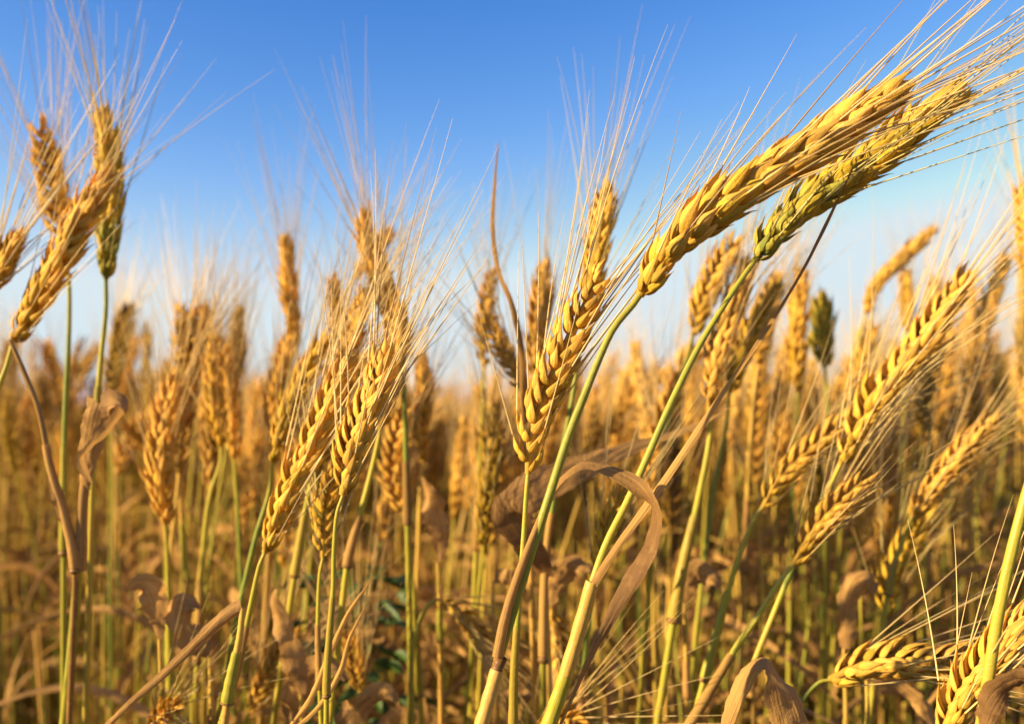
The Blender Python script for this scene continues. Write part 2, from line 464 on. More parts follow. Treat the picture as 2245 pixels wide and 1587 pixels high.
def hero(label, ear=None, stem=None, d=.31, lod=1, roll=0, green=(.15, .05), nsp=20, wide=1.0, awn=.07, spread=1.0,
         brown=.15, sr=.00125, scol=GREEN_STEM, leaves=(), sheaths=(), seed=1, split=None, group=None, awns_per=1.3, name='wheat_plant', awn_r=.00026):
    rng = np.random.default_rng(seed)
    sp = path(stem, d)
    # stem: top first
    full = to_ground(smooth(sp, 40))
    base = full[-1].copy()
    r = root(name, base, label, group)
    g = Geo()
    n = len(full)
    rad = sr * np.interp(np.linspace(0, 1, n), [0, .05, .3, 1], [.72, .78, 1, 1.15])
    tube(g, full, rad, 12 if lod == 0 else 8, stalk_cols(n, scol, rng), ridge=.03)
    so = g.build('stem', M_STEM, r, base)
    if not sheaths and rng.random() < .8:
        k0 = int(n * rng.uniform(.24, .46)); k1 = min(n - 4, k0 + int(n * rng.uniform(.22, .34)))
        q = full[k0:k1]
        g = Geo(); gg = rng.uniform(0, .7)
        tube(g, q, rad[k0:k1] * np.linspace(1.25, 1.7, len(q)) * (1 + .04 * np.sin(np.linspace(0, 23, len(q)))), 10, (gg, rng.uniform(.3, .8), rng.uniform(0, .5)), ridge=.06)
        g.build('leaf_sheath', M_LEAF if gg < .3 else M_STEM, r, base)
        g = Geo(); q = smooth(full[k1 - 1:k1 + 1], 5)[:4]
        tube(g, q, rad[k1] * np.array([1.2, 1.9, 1.9, 1.2]), 10, (.1, .3, .8))
        g.build('node', M_STEM, r, base)
    if ear is not None:
        ep = path(ear, sp_depth(stem, d))
        rach, sps, aws = make_ear(ep, lod, rng, roll, green, nsp, wide, awn, spread, None, brown, awns_per, awn_r=awn_r)
        if split is None: split = lod == 0
        if split:
            eo = rach.build('ear', M_HUSK, r, base)
            for x in sps: x.build('spikelet', M_HUSK, eo, base)
            for x in aws[:100]: x.build('awn', M_AWN, eo, base)
        else:
            eo = merge([rach] + sps).build('ear', M_HUSK, r, base)
            if aws: merge(aws).build('beard', M_AWN, eo, base)
    for sh in sheaths:
        # (points, radius top, radius bottom, greenness, brown)
        p = smooth(path(sh[0], d), 26)
        g = Geo()
        nn = len(p)
        cc = np.stack([np.full(nn, sh[3]), np.full(nn, .6), np.full(nn, sh[4])], 1)
        tube(g, p, np.linspace(sh[1], sh[2], nn) * (1 + .04 * np.sin(np.linspace(0, 17, nn))), 12, cc, ridge=.05)
        g.build(sh[5] if len(sh) > 5 else 'leaf_sheath', M_STEM if len(sh) < 7 else M_LEAF, r, base)
    for lf in leaves:
        blade(lf, d, r, base, rng)
    return r

def sp_depth(stem, d):
    return stem[0][2] if len(stem[0]) > 2 else d

def blade(lf, d, parent, base, rng):
    """dict(p=photo points, w=[mm...], tw=[deg...], g=greenness, b=browning, curl)"""
    P0 = path(lf['p'], lf.get('d', d))
    n = lf.get('n', 48)
    p = smooth(P0, n)
    f = np.linspace(0, 1, n)
    wd = np.interp(f, np.linspace(0, 1, len(lf['w'])), lf['w']) * .001
    tw = np.interp(f, np.linspace(0, 1, len(lf.get('tw', [0]))), lf.get('tw', [0]))
    br = np.interp(f, np.linspace(0, 1, len(lf.get('b', [.2]))), lf.get('b', [.2]))
    cc = np.stack([np.full(n, lf.get('g', .0)), np.full(n, lf.get('r', rng.uniform(.35, .7))), br], 1)
    g = Geo()
    ribbon(g, p, wd, tw, cc, lf.get('curl', .35), across=9, rng=rng, waver=lf.get('wav', .05))
    o = g.build('leaf', M_LEAF, parent, base)
    if 'label' in lf: o['label'] = lf['label']
    return o

# --- in focus -------------------------------------------------------
hero('big golden bearded ear arching over a bent green stalk, tallest and sharpest of the field',
     ear=[(1402, 648, .300), (1450, 575), (1520, 500), (1620, 425), (1740, 345), (1860, 265), (1985, 188, .300)],
     stem=[(1402, 648, .300), (1388, 668), (1345, 720), (1312, 790), (1280, 870), (1245, 960), (1205, 1085), (1165, 1210), (1128, 1330), (1092, 1450, .292), (1052, 1600, .288)],
     d=.300, lod=0, roll=78, green=(.30, .0), nsp=23, wide=1.18, awn=.088, spread=1.25, brown=.14, sr=.00128, seed=11, awns_per=1.75, awn_r=.00027,
     scol=[(0, .5, .1), (.05, .58, 0), (.15, .66, 0), (.28, .68, 0), (.60, .74, 0), (.64, .3, .1), (.70, .05, .0), (1, .1, .4)],
     sheaths=[([(1200, 1098, .2955), (1150, 1222, .292), (1112, 1335, .290), (1090, 1440, .2895)], .0008, .0015, .03, .3, 'leaf_sheath', 1),
              ([(1100, 1440, .290), (1094, 1455, .290), (1088, 1470, .2895)], .0017, .0016, .0, .9, 'node'),
              ([(1090, 1468, .2895), (1052, 1600, .287)], .0019, .0020, .05, .0)],
     leaves=[dict(p=[(1205, 1100, .296), (1222, 1062, .298), (1250, 1035, .300), (1285, 1018, .302), (1340, 1034, .300), (1400, 1068, .297), (1438, 1122, .296), (1428, 1190, .297), (1388, 1265, .298), (1340, 1350, .298), (1290, 1450, .298), (1225, 1600, .298), (1190, 1700, .298)],
                  w=[2.5, 3.3, 4.2, 5, 6.8, 7, 5.8, 4.0, 3.0, 2.8, 2.4, 1.9, 1], tw=[70, 62, 45, 20, -62, -56, -40, -20, 10, 55, 65, 60, 50, 60], b=[.2, .4, .6, .9, .8, .5, .4, .5], curl=.15, g=.0, r=.3, wav=.10,
                  label='dry brown flag leaf arching over and hanging down')])
hero('yellow-green bearded ear with a green lower end, hanging just under the biggest golden ear',
     ear=[(1655, 572, .336), (1690, 520), (1760, 455), (1850, 392), (1950, 315), (2035, 250), (2112, 196, .338)],
     stem=[(1655, 572, .336), (1640, 592), (1600, 650), (1535, 755), (1475, 875), (1420, 1000), (1375, 1100), (1330, 1190), (1298, 1280, .318), (1262, 1400), (1200, 1600)],
     d=.318, lod=0, roll=70, green=(.80, .12), nsp=23, wide=1.15, awn=.085, spread=1.2, brown=.1, sr=.00115, seed=12, awns_per=1.6, awn_r=.00026,
     scol=[(0, .6, 0), (.05, .7, 0), (.15, .72, 0), (.3, .74, 0), (.42, .5, 0), (.5, .5, 0), (.56, .8, 0), (1, .2, .3)],
     sheaths=[([(1299, 1275, .317), (1268, 1385, .3165), (1240, 1480, .316)], .0021, .0022, .12, .05),
              ([(1240, 1480, .316), (1200, 1600, .316)], .0022, .0024, .55, .0)],
     leaves=[dict(p=[(1297, 1282, .316), (1345, 1205, .314), (1420, 1100, .312), (1500, 985, .311), (1580, 865, .311), (1680, 720, .311), (1760, 590, .311), (1830, 450, .311), (1868, 372, .311)],
                  w=[3, 3.8, 3.8, 3.1, 2.2, 1.8, 1.6, 1.3, .6], tw=[40, 50, 58, 45, 60, 50, 65, 40, 50], b=[.5, .2, .1, .3, .5, .7, .7], curl=.7, g=.02, r=.55, wav=.03,
                  label='long dry folded leaf blade rising to a point')])
hero('golden braided ear leaning between the hanging brown leaf and the bent green stalk',
     ear=[(1158, 1038, .330), (1163, 965), (1195, 870), (1240, 760), (1285, 665), (1325, 585, .332)],
     stem=[(1158, 1038, .330), (1154, 1080), (1148, 1180), (1138, 1320), (1128, 1460), (1125, 1600)],
     d=.330, lod=0, roll=8, green=(.30, .05), nsp=21, wide=.92, awn=.074, spread=.75, brown=.12, sr=.00092, seed=13,
     scol=[(0, .35, 0), (.1, .45, 0), (.3, .5, 0), (.5, .8, 0), (1, .4, .2)])
hero('golden-green ear tip standing upright behind the braided ear',
     ear=[(1283, 690, .43), (1300, 600), (1315, 510), (1328, 415, .43)],
     stem=[(1283, 690, .43), (1268, 780), (1250, 900), (1215, 1090), (1195, 1250), (1190, 1500)],
     d=.43, roll=70, green=(.5, .1), nsp=18, wide=1.15, awn=.075, spread=.7, seed=14, sr=.0012)
hero('upright golden ear with white awns beside the tall dry leaf tip',
     ear=[(1172, 840, .50), (1178, 740), (1188, 650), (1192, 580, .50)],
     stem=[(1172, 840, .50), (1175, 950), (1185, 1150), (1200, 1400)],
     d=.5, roll=60, green=(.05, .0), nsp=18, wide=1.15, awn=.075, spread=.7, seed=15, scol=STRAW_STEM)
hero('small golden ear next to the gap of open sky',
     ear=[(1060, 805, .55), (1058, 735), (1068, 665), (1080, 590, .55)],
     stem=[(1060, 805, .55), (1058, 860), (1056, 950), (1048, 1100), (1040, 1300)],
     d=.55, roll=50, green=(.35, .0), nsp=16, wide=.9, awn=.065, spread=.8, seed=16, scol=YELLOW_STEM)
hero('dry brown leaf twisted upright above a bowed ear, by the gap of sky',
     ear=[(1145, 860, .46), (1120, 800), (1090, 740), (1072, 690, .47)],
     stem=[(1145, 862, .46), (1150, 960), (1158, 1120), (1165, 1300)],
     d=.46, roll=30, green=(.05, .0), nsp=15, wide=.85, awn=.06, spread=.8, seed=17, scol=STRAW_STEM,
     leaves=[dict(p=[(1150, 930, .44), (1145, 860, .42), (1140, 770, .41), (1120, 670, .40), (1090, 590, .40), (1078, 500, .40), (1083, 410, .40), (1092, 315, .40)],
                  w=[3, 3.6, 4.2, 3.2, 2.4, 2.4, 1.8, .5], tw=[20, 30, 60, 40, 70, 45, 70, 60], b=[.5, .5, .5, .6, .6, .8], curl=1.0, wav=.08, r=.6, label='brown twisted dead leaf tip')])
# --- left half ------------------------------------------------------
hero('golden ear bent over a yellow stalk, sharp at the front of the dense cluster',
     ear=[(580, 1212, .36), (612, 1120), (655, 1030), (695, 945), (735, 850), (770, 780, .37)],
     stem=[(580, 1212, .36), (566, 1250), (545, 1350), (522, 1460), (480, 1600)],
     d=.36, lod=0, roll=62, green=(.32, .1), nsp=20, wide=.98, awn=.085, spread=.8, seed=21, awns_per=1.6, sr=.001,
     scol=YELLOW_STEM)
hero('greenish ear half hidden behind the yellow-stalked golden ear',
     ear=[(598, 1015, .43), (620, 935), (660, 845), (712, 745, .43)],
     stem=[(598, 1015, .43), (590, 1080), (560, 1180), (525, 1330), (490, 1500)],
     d=.43, lod=1, roll=75, green=(.38, .2), nsp=18, wide=1.1, awn=.075, seed=22, sr=.0011)
hero('golden ear with a pale lower end and long awns crossing the blue gap',
     ear=[(752, 1085, .335), (765, 1010), (792, 930), (825, 850), (842, 770, .34)],
     stem=[(752, 1085, .335), (738, 1130), (732, 1210), (730, 1300), (718, 1460), (715, 1600)],
     d=.335, lod=0, roll=45, green=(.24, .03), nsp=20, wide=1.15, awn=.074, spread=.95, seed=23, awns_per=1.5, sr=.0008,
     scol=YELLOW_STEM)
hero('slender yellow ear tucked under the pale-ended golden ear',
     ear=[(708, 1222, .375), (712, 1150), (722, 1080), (745, 1010, .38)],
     stem=[(708, 1222, .375), (700, 1270), (697, 1380), (700, 1480), (705, 1600)],
     d=.375, lod=0, roll=0, green=(.4, .2), nsp=15, wide=.82, awn=.06, spread=.6, seed=24, sr=.0008,
     scol=YELLOW_STEM)
hero('blurred ear standing highest in the cluster by the middle gap, with a torn tip',
     ear=[(870, 740, .46), (845, 650), (815, 560), (795, 470, .46)],
     stem=[(870, 740, .46), (885, 850), (890, 1000), (895, 1200)],
     d=.46, roll=70, green=(.05, .0), nsp=20, wide=1.15, awn=.08, spread=1.0, seed=25, brown=.3)
hero('bright golden ear rising steeply between the pale-ended ear and the highest ear',
     ear=[(835, 935, .43), (850, 850), (868, 760), (872, 660, .43)],
     stem=[(835, 935, .43), (822, 1000), (800, 1090), (765, 1220), (750, 1330)],
     d=.43, roll=55, green=(.15, .0), nsp=19, wide=1.1, awn=.07, spread=1.1, seed=42, scol=YELLOW_STEM)
hero('golden ear above the yellow-stalked one, its tip among the crossing awns',
     ear=[(720, 900, .44), (745, 820), (772, 740), (800, 640, .44)],
     stem=[(720, 900, .44), (700, 980), (670, 1120), (640, 1300)],
     d=.44, roll=65, green=(.2, .0), nsp=19, wide=1.05, awn=.07, spread=1.1, seed=43, scol=YELLOW_STEM)
hero('short ear crossing behind the highest ear of the cluster',
     ear=[(775, 610, .62), (815, 560), (858, 505, .62)],
     stem=[(775, 610, .62), (740, 680), (720, 800), (700, 1000)],
     d=.62, roll=40, green=(.05, .0), nsp=13, wide=1.0, awn=.06, seed=26, brown=.3)
hero('hanging golden ear with awns over the brown stems, on a looped stalk',
     ear=[(888, 1135, .50), (865, 1050), (868, 970), (895, 880, .50)],
     stem=[(888, 1135, .50), (895, 1180), (905, 1280), (915, 1420), (925, 1590)],
     d=.50, roll=20, green=(.1, .0), nsp=19, wide=1.0, awn=.075, seed=27, scol=YELLOW_STEM)
hero('golden ear beside the hanging one, with its tip at the skyline',
     ear=[(925, 1010, .56), (925, 930), (930, 860), (925, 780, .56)],
     stem=[(925, 1010, .56), (920, 1100), (915, 1250), (905, 1400)],
     d=.56, roll=70, green=(.1, .0), nsp=19, wide=1.1, awn=.07, seed=28, scol=STRAW_STEM)
hero('upright blurred ear standing alone against the sky with open space around its tip',
     ear=[(650, 760, .58), (640, 690), (632, 610), (625, 522, .58)],
     stem=[(650, 760, .58), (625, 850), (605, 950), (595, 1100)],
     d=.58, roll=80, green=(.1, .0), nsp=20, wide=1.15, awn=.075, seed=29, brown=.3, scol=STRAW_STEM)
hero('thin upright golden ear just before the dense cluster',
     ear=[(745, 800, .60), (740, 700), (728, 600, .60)],
     stem=[(745, 800, .60), (745, 900), (735, 1100), (725, 1300)],
     d=.60, roll=30, green=(.1, .0), nsp=18, wide=.85, awn=.07, seed=30, brown=.3, scol=STRAW_STEM)
hero('thick golden ear slanting across the others in the crossed group of ears',
     ear=[(28, 750, .42), (75, 670), (130, 570), (190, 460), (245, 385, .42)],
     stem=[(28, 750, .42), (15, 800), (-5, 860), (-30, 980), (-45, 1200)],
     d=.42, lod=1, roll=70, green=(.25, .0), nsp=21, wide=1.25, awn=.070, spread=1.0, seed=31, scol=YELLOW_STEM, awn_r=.00021)
hero('golden ear leaning back behind the slanting ear of the crossed group',
     ear=[(145, 560, .47), (125, 460), (105, 360), (85, 262, .47)],
     stem=[(145, 560, .47), (152, 640), (150, 760), (143, 900), (140, 1080), (140, 1300)],
     d=.47, roll=10, green=(.15, .0), nsp=20, wide=1.0, awn=.072, spread=.7, seed=32, awn_r=.00021)
hero('tall upright ear with a dark green lower end, highest of the crossed group',
     ear=[(232, 612, .45), (238, 520), (240, 400), (236, 320), (224, 245, .45)],
     stem=[(232, 612, .45), (232, 680), (222, 780), (212, 900), (205, 1000), (200, 1150)],
     d=.45, roll=80, green=(.85, .15), nsp=22, wide=1.2, awn=.074, spread=.85, seed=33, awn_r=.0003,
     scol=[(0, .95, 0), (.1, .8, 0), (.25, .5, 0), (.5, .5, 0), (1, .2, .3)])
hero('golden-green ear cut by the picture edge beside the slanting ear',
     ear=[(-40, 660, .42), (0, 590), (40, 515, .42)],
     stem=[(-40, 660, .42), (-60, 740), (-80, 900), (-90, 1200)],
     d=.42, roll=60, green=(.35, .2), nsp=16, wide=1.1, awn=.08, seed=34)
hero('dead brown stalk leaning down from the crossed ears, broken over at its foot',
     ear=None, stem=[(22, 745, .40), (50, 810), (85, 900), (112, 1030), (145, 1140), (165, 1250), (160, 1400)],
     d=.40, scol=[(0, .1, .7), (.4, .05, .8), (1, 0, .8)], sr=.0012, seed=35, name='wheat_stalk',
     leaves=[dict(p=[(112, 1030), (130, 1085), (148, 1150)], w=[3, 6, 4], tw=[20, 30, 20], b=[.7], curl=.8)])
hero('dry sheathed stalk with a brown leaf curled over at its top',
     ear=None, stem=[(212, 905, .405), (196, 985), (185, 1080), (172, 1250), (160, 1400), (140, 1600)],
     d=.405, scol=[(0, .1, .3), (.2, .1, .3), (.35, .5, .1), (.5, .85, 0), (1, .3, .3)], sr=.0019, seed=36, name='wheat_stalk',
     sheaths=[([(205, 940, .404), (192, 1010, .403), (182, 1100, .402), (175, 1250, .402)], .0012, .0027, .02, .35, 'leaf_sheath', 1)],
     leaves=[dict(p=[(184, 1085, .402), (190, 1020), (204, 950), (224, 884, .392)], w=[4, 7, 10, 13], tw=[40, 25, 10, 15], b=[.1, .3, .4], curl=.3, wav=.1, r=.4),
             dict(p=[(224, 884, .392), (250, 880, .389), (266, 893, .386), (262, 905, .384), (225, 950, .382), (190, 985, .381), (176, 1003, .381), (184, 1030, .382), (203, 1062, .383)],
                  w=[13, 10, 6, 5, 4.5, 3.5, 3, 4, .5], tw=[15, 30, 50, 40, 30, 50, 20, 40, 30], b=[.8, .5, .3, .2, .1], curl=.3, wav=.12)])
hero('golden ear of many open husks above the hanging leaves, under the left skyline',
     ear=[(362, 1150, .48), (352, 1050), (360, 940), (385, 830, .48)],
     stem=[(362, 1150, .48), (366, 1200), (370, 1320), (375, 1600)],
     d=.48, roll=50, green=(.1, .0), nsp=21, wide=1.2, awn=.075, spread=1.2, seed=37, scol=YELLOW_STEM)
hero('golden ear tilted to lean over the open-husked one',
     ear=[(395, 930, .55), (410, 830), (432, 740), (445, 670, .55)],
     stem=[(395, 930, .55), (390, 1000), (400, 1150), (420, 1400)],
     d=.55, roll=50, green=(.08, .0), nsp=20, wide=1.1, awn=.07, spread=1.2, seed=38, scol=STRAW_STEM)
hero('bright golden ear on a green looping stalk, closest to the lone upright ear',
     ear=[(485, 980, .52), (470, 890), (465, 800), (468, 740, .52)],
     stem=[(485, 980, .52), (482, 1020), (462, 1080), (450, 1160), (440, 1300), (430, 1500)],
     d=.52, roll=70, green=(.3, .1), nsp=18, wide=1.05, awn=.06, seed=39, scol=YELLOW_STEM)
hero('golden ear standing close against the looping-stalked one',
     ear=[(512, 1005, .54), (508, 920), (500, 830), (495, 760, .54)],
     stem=[(512, 1005, .54), (520, 1100), (530, 1300), (540, 1500)],
     d=.54, roll=60, green=(.15, .0), nsp=18, wide=1.0, awn=.06, seed=40)
hero('shaded brown ear right under the lone upright ear',
     ear=[(598, 960, .60), (602, 880), (618, 800), (640, 725, .60)],
     stem=[(598, 960, .60), (600, 1050), (590, 1250)],
     d=.60, roll=60, green=(.1, .0), nsp=19, wide=1.2, awn=.06, seed=41, brown=.6, scol=STRAW_STEM)
# --- right half -----------------------------------------------------
hero('golden ear leaning over a green stalk, long awns fanned towards the picture edge',
     ear=[(1842, 1018, .400), (1875, 950), (1925, 870), (1985, 795), (2050, 700), (2125, 590, .405)],
     stem=[(1842, 1018, .400), (1828, 1048), (1785, 1135), (1735, 1250), (1690, 1360), (1650, 1460), (1598, 1600)],
     d=.40, lod=0, roll=48, green=(.30, .02), nsp=23, wide=.98, awn=.080, spread=1.1, seed=51, brown=.35, awns_per=2.1, sr=.00115,
     scol=[(0, .5, 0), (.06, .55, 0), (.12, .95, 0), (.3, 1, 0), (.42, .4, 0), (.6, .3, .1), (1, .2, .3)])
hero('slim golden ear rising behind the green stalk, on a yellow curved stalk',
     ear=[(1672, 1112, .42), (1705, 1055), (1760, 1000), (1820, 950), (1885, 895, .42)],
     stem=[(1672, 1112, .42), (1655, 1135), (1622, 1215), (1590, 1320), (1560, 1430), (1515, 1600)],
     d=.42, roll=20, green=(.25, .0), nsp=18, wide=.85, awn=.075, seed=52, brown=.3, scol=YELLOW_STEM)
hero('bright yellow sunlit ear crossing the long green stalk of a fan-awned ear',
     ear=[(1738, 1238, .385), (1765, 1190), (1805, 1140), (1855, 1090), (1905, 1045, .385)],
     stem=[(1738, 1238, .385), (1712, 1270), (1665, 1345), (1620, 1410), (1570, 1490), (1500, 1610)],
     d=.385, roll=25, green=(.28, .0), nsp=16, wide=.95, awn=.07, spread=1.3, seed=53, scol=YELLOW_STEM)
hero('green-tinged hanging ear between the yellow ear and the edge stalk',
     ear=[(1938, 1352, .48), (1948, 1280), (1985, 1200), (2020, 1130), (2062, 1055, .48)],
     stem=[(1938, 1352, .48), (1934, 1385), (1920, 1480), (1900, 1600)],
     d=.48, roll=20, green=(.55, .3), nsp=19, wide=1.0, awn=.07, spread=.9, seed=54)
hero('golden ear bent flat to the horizontal on a hooked green stalk near the bottom',
     ear=[(1818, 1490, .365), (1880, 1462), (1960, 1450), (2060, 1452), (2180, 1462, .36)],
     stem=[(1818, 1490, .365), (1795, 1496), (1768, 1522), (1748, 1560), (1735, 1610)],
     d=.365, lod=0, roll=32, green=(.22, .0), nsp=20, wide=1.1, awn=.085, spread=.9, seed=55, sr=.00085)
hero('coarse pale ear filling the lower corner behind the thick yellow stalk',
     ear=[(2062, 1625, .30), (2100, 1540), (2150, 1470), (2210, 1400), (2290, 1320, .30)],
     stem=[(2062, 1625, .30), (2050, 1660), (2030, 1760), (2010, 1900)],
     d=.30, lod=0, roll=50, green=(.25, .0), nsp=23, wide=1.05, awn=.07, spread=1.5, seed=56)
hero('thick yellow-green stalk crossing the lower corner in front of the pale ear',
     ear=[(2300, 930, .285), (2340, 800), (2420, 650), (2500, 520, .285)],
     stem=[(2300, 930, .285), (2262, 1040), (2225, 1180), (2200, 1290), (2180, 1400), (2150, 1600)],
     d=.285, lod=1, roll=20, green=(.3, .1), awn=.07, seed=57, sr=.00165, scol=[(0, .5, 0), (.2, .55, 0), (.45, .5, 0), (1, .3, .2)],
     leaves=[dict(p=[(2155, 1600, .283), (2175, 1540, .282), (2205, 1500, .281), (2250, 1490, .28), (2300, 1510, .28)], w=[5, 8, 8, 8, 7], tw=[20, 10, -50, -60, -60], b=[.9, .8, .7], r=.35, label='brown leaf folded over in the lower corner')])
hero('small yellow-green ear pointing up between the two sharp stalks',
     ear=[(1308, 1262, .40), (1325, 1180), (1352, 1110), (1385, 1050, .40)],
     stem=[(1308, 1262, .40), (1300, 1300), (1285, 1400), (1270, 1600)],
     d=.40, lod=1, roll=0, green=(.45, .2), nsp=14, wide=.8, awn=.075, spread=.5, seed=58)
hero('fan-shaped golden ear right behind the sharp green-ended ear',
     ear=[(1520, 735, .50), (1540, 660), (1572, 590), (1620, 520, .50)],
     stem=[(1520, 735, .50), (1508, 780), (1480, 870), (1450, 1000), (1430, 1200)],
     d=.50, roll=20, green=(.25, .0), nsp=18, wide=1.15, awn=.07, seed=59)
hero('pale bristly golden ear crossed by the long dry folded blade',
     ear=[(1555, 890, .44), (1572, 790), (1600, 690), (1645, 570, .45)],
     stem=[(1555, 890, .44), (1556, 960), (1530, 1100), (1495, 1250), (1470, 1400), (1445, 1560)],
     d=.44, roll=70, green=(.05, .0), nsp=21, wide=1.15, awn=.07, spread=1.5, seed=60, sr=.0016, scol=YELLOW_STEM)
hero('shaded ear with green husks beside the pale bristly ear',
     ear=[(1600, 860, .52), (1625, 780), (1660, 700), (1700, 620, .52)],
     stem=[(1600, 860, .52), (1590, 950), (1560, 1100), (1530, 1350)],
     d=.52, roll=60, green=(.45, .2), nsp=20, wide=1.15, awn=.065, seed=61)
hero('golden ear seen in the gap under the yellow-green ear',
     ear=[(1662, 800, .58), (1672, 740), (1690, 670), (1705, 600, .58)],
     stem=[(1662, 800, .58), (1650, 900), (1640, 1050), (1630, 1300)],
     d=.58, roll=60, green=(.1, .0), nsp=18, wide=1.15, awn=.065, seed=62, scol=STRAW_STEM)
hero('tall blurred golden ear to the side of the dark green bare ear',
     ear=[(1748, 860, .62), (1745, 780), (1748, 700), (1755, 590, .62)],
     stem=[(1748, 860, .62), (1745, 950), (1735, 1150), (1730, 1400)],
     d=.62, roll=70, green=(.3, .0), nsp=21, wide=1.25, awn=.05, seed=63)
hero('dark green ear without awns standing alone on a thin stalk',
     ear=[(1808, 805, .60), (1802, 750), (1804, 700), (1802, 662, .60)],
     stem=[(1808, 805, .60), (1812, 850), (1815, 950), (1812, 1150)],
     d=.60, roll=45, green=(.80, .65), nsp=14, wide=1.6, awn=0, seed=64, brown=.6)
hero('short golden ear leaning under the beardless bowed ear',
     ear=[(1850, 880, .66), (1880, 800), (1915, 710, .66)],
     stem=[(1850, 880, .66), (1835, 940), (1820, 1100), (1810, 1300)],
     d=.66, roll=30, green=(.2, .0), nsp=17, wide=1.1, awn=.05, seed=65)
hero('blurred beardless ear bowed against the blue sky above the others',
     ear=[(1898, 690, .66), (1920, 630), (1985, 560), (2050, 498, .66)],
     stem=[(1898, 690, .66), (1885, 740), (1870, 830), (1855, 1000)],
     d=.66, roll=80, green=(.15, .0), nsp=21, wide=1.05, awn=.012, seed=66)
hero('upright yellowish ear just below the tip of the beardless bowed ear',
     ear=[(1990, 730, .72), (1988, 660), (1985, 590, .72)],
     stem=[(1990, 730, .72), (1985, 850), (1975, 1050)],
     d=.72, roll=40, green=(.35, .2), nsp=17, wide=1.0, awn=.05, seed=67)
hero('brown-tipped upright ear behind the leaning fan-awned ear',
     ear=[(2046, 760, .75), (2046, 690), (2050, 610, .75)],
     stem=[(2046, 760, .75), (2040, 900), (2035, 1100)],
     d=.75, roll=40, green=(.1, .0), nsp=17, wide=1.1, awn=.06, seed=68, brown=.5, scol=STRAW_STEM)
hero('bristling golden ear drooping to the edge above the flat-bent ear',
     ear=[(2000, 1130, .46), (2050, 1060), (2110, 990), (2180, 915, .46)],
     stem=[(2000, 1130, .46), (1985, 1170), (1955, 1260), (1930, 1400)],
     d=.46, roll=60, green=(.05, .0), nsp=20, wide=1.1, awn=.08, spread=1.4, seed=69, scol=YELLOW_STEM)
hero('large soft golden ear cut by the picture edge below the hero awns',
     ear=[(2262, 640, .55), (2258, 560), (2250, 480), (2242, 410, .55)],
     stem=[(2262, 640, .55), (2265, 760), (2262, 900), (2258, 1200)],
     d=.55, roll=60, green=(.25, .0), nsp=20, wide=1.25, awn=.07, seed=70)
hero('blurred golden ear leaning out of the right skyline',
     ear=[(2150, 760, .68), (2165, 690), (2185, 620), (2205, 560, .68)],
     stem=[(2150, 760, .68), (2140, 870), (2130, 1100)],
     d=.68, roll=60, green=(.1, .0), nsp=19, wide=1.1, awn=.07, seed=71, scol=STRAW_STEM)

# ears that lie low in the crop
FALL = [
 ('drab drooping ear in shade low between the weed and the bent stalk', [(955, 1315, .46), (1000, 1335), (1045, 1380), (1085, 1440, .46)], [(955, 1315, .46), (930, 1340), (905, 1420), (900, 1560)], 20, .62),
 ('pale grey-brown ear hanging straight down behind the jointed dry stalk', [(1208, 1330, .45), (1222, 1390), (1232, 1460), (1230, 1530, .45)], [(1208, 1330, .45), (1196, 1345), (1190, 1420), (1195, 1590)], 50, .6),
 ('bristly ear seen end on at the bottom, awns spread like a brush', [(1160, 1620, .42), (1195, 1600), (1235, 1580), (1275, 1590, .39)], [(1160, 1600, .42), (1130, 1650), (1120, 1750)], 40, .3),
 ('spiky ear seen end on below the long brown blade', [(330, 1600, .43), (345, 1580), (365, 1560), (385, 1555, .40)], [(330, 1590, .43), (310, 1650), (300, 1750)], 60, .4),
 ('dim greenish ear leaning low by the foot of the yellow-stalked ear', [(545, 1560, .47), (575, 1500), (610, 1440), (645, 1375, .47)], [(545, 1560, .47), (535, 1600), (520, 1700)], 10, .2),
 ('short bearded ear low in front of the green weed', [(790, 1520, .46), (785, 1480), (775, 1430), (765, 1390, .46)], [(790, 1520, .46), (800, 1580), (805, 1660)], 30, .3),
]
for k, (lb, e_, s_, rl, br_) in enumerate(FALL):
    hero(lb, ear=e_, stem=s_, d=e_[0][2], roll=rl, green=(.2, .05), nsp=16, wide=.95, awn=.07, spread=1.9 if 'end on' in lb else 1.1, brown=br_, seed=90 + k, scol=YELLOW_STEM, awns_per=2.2)
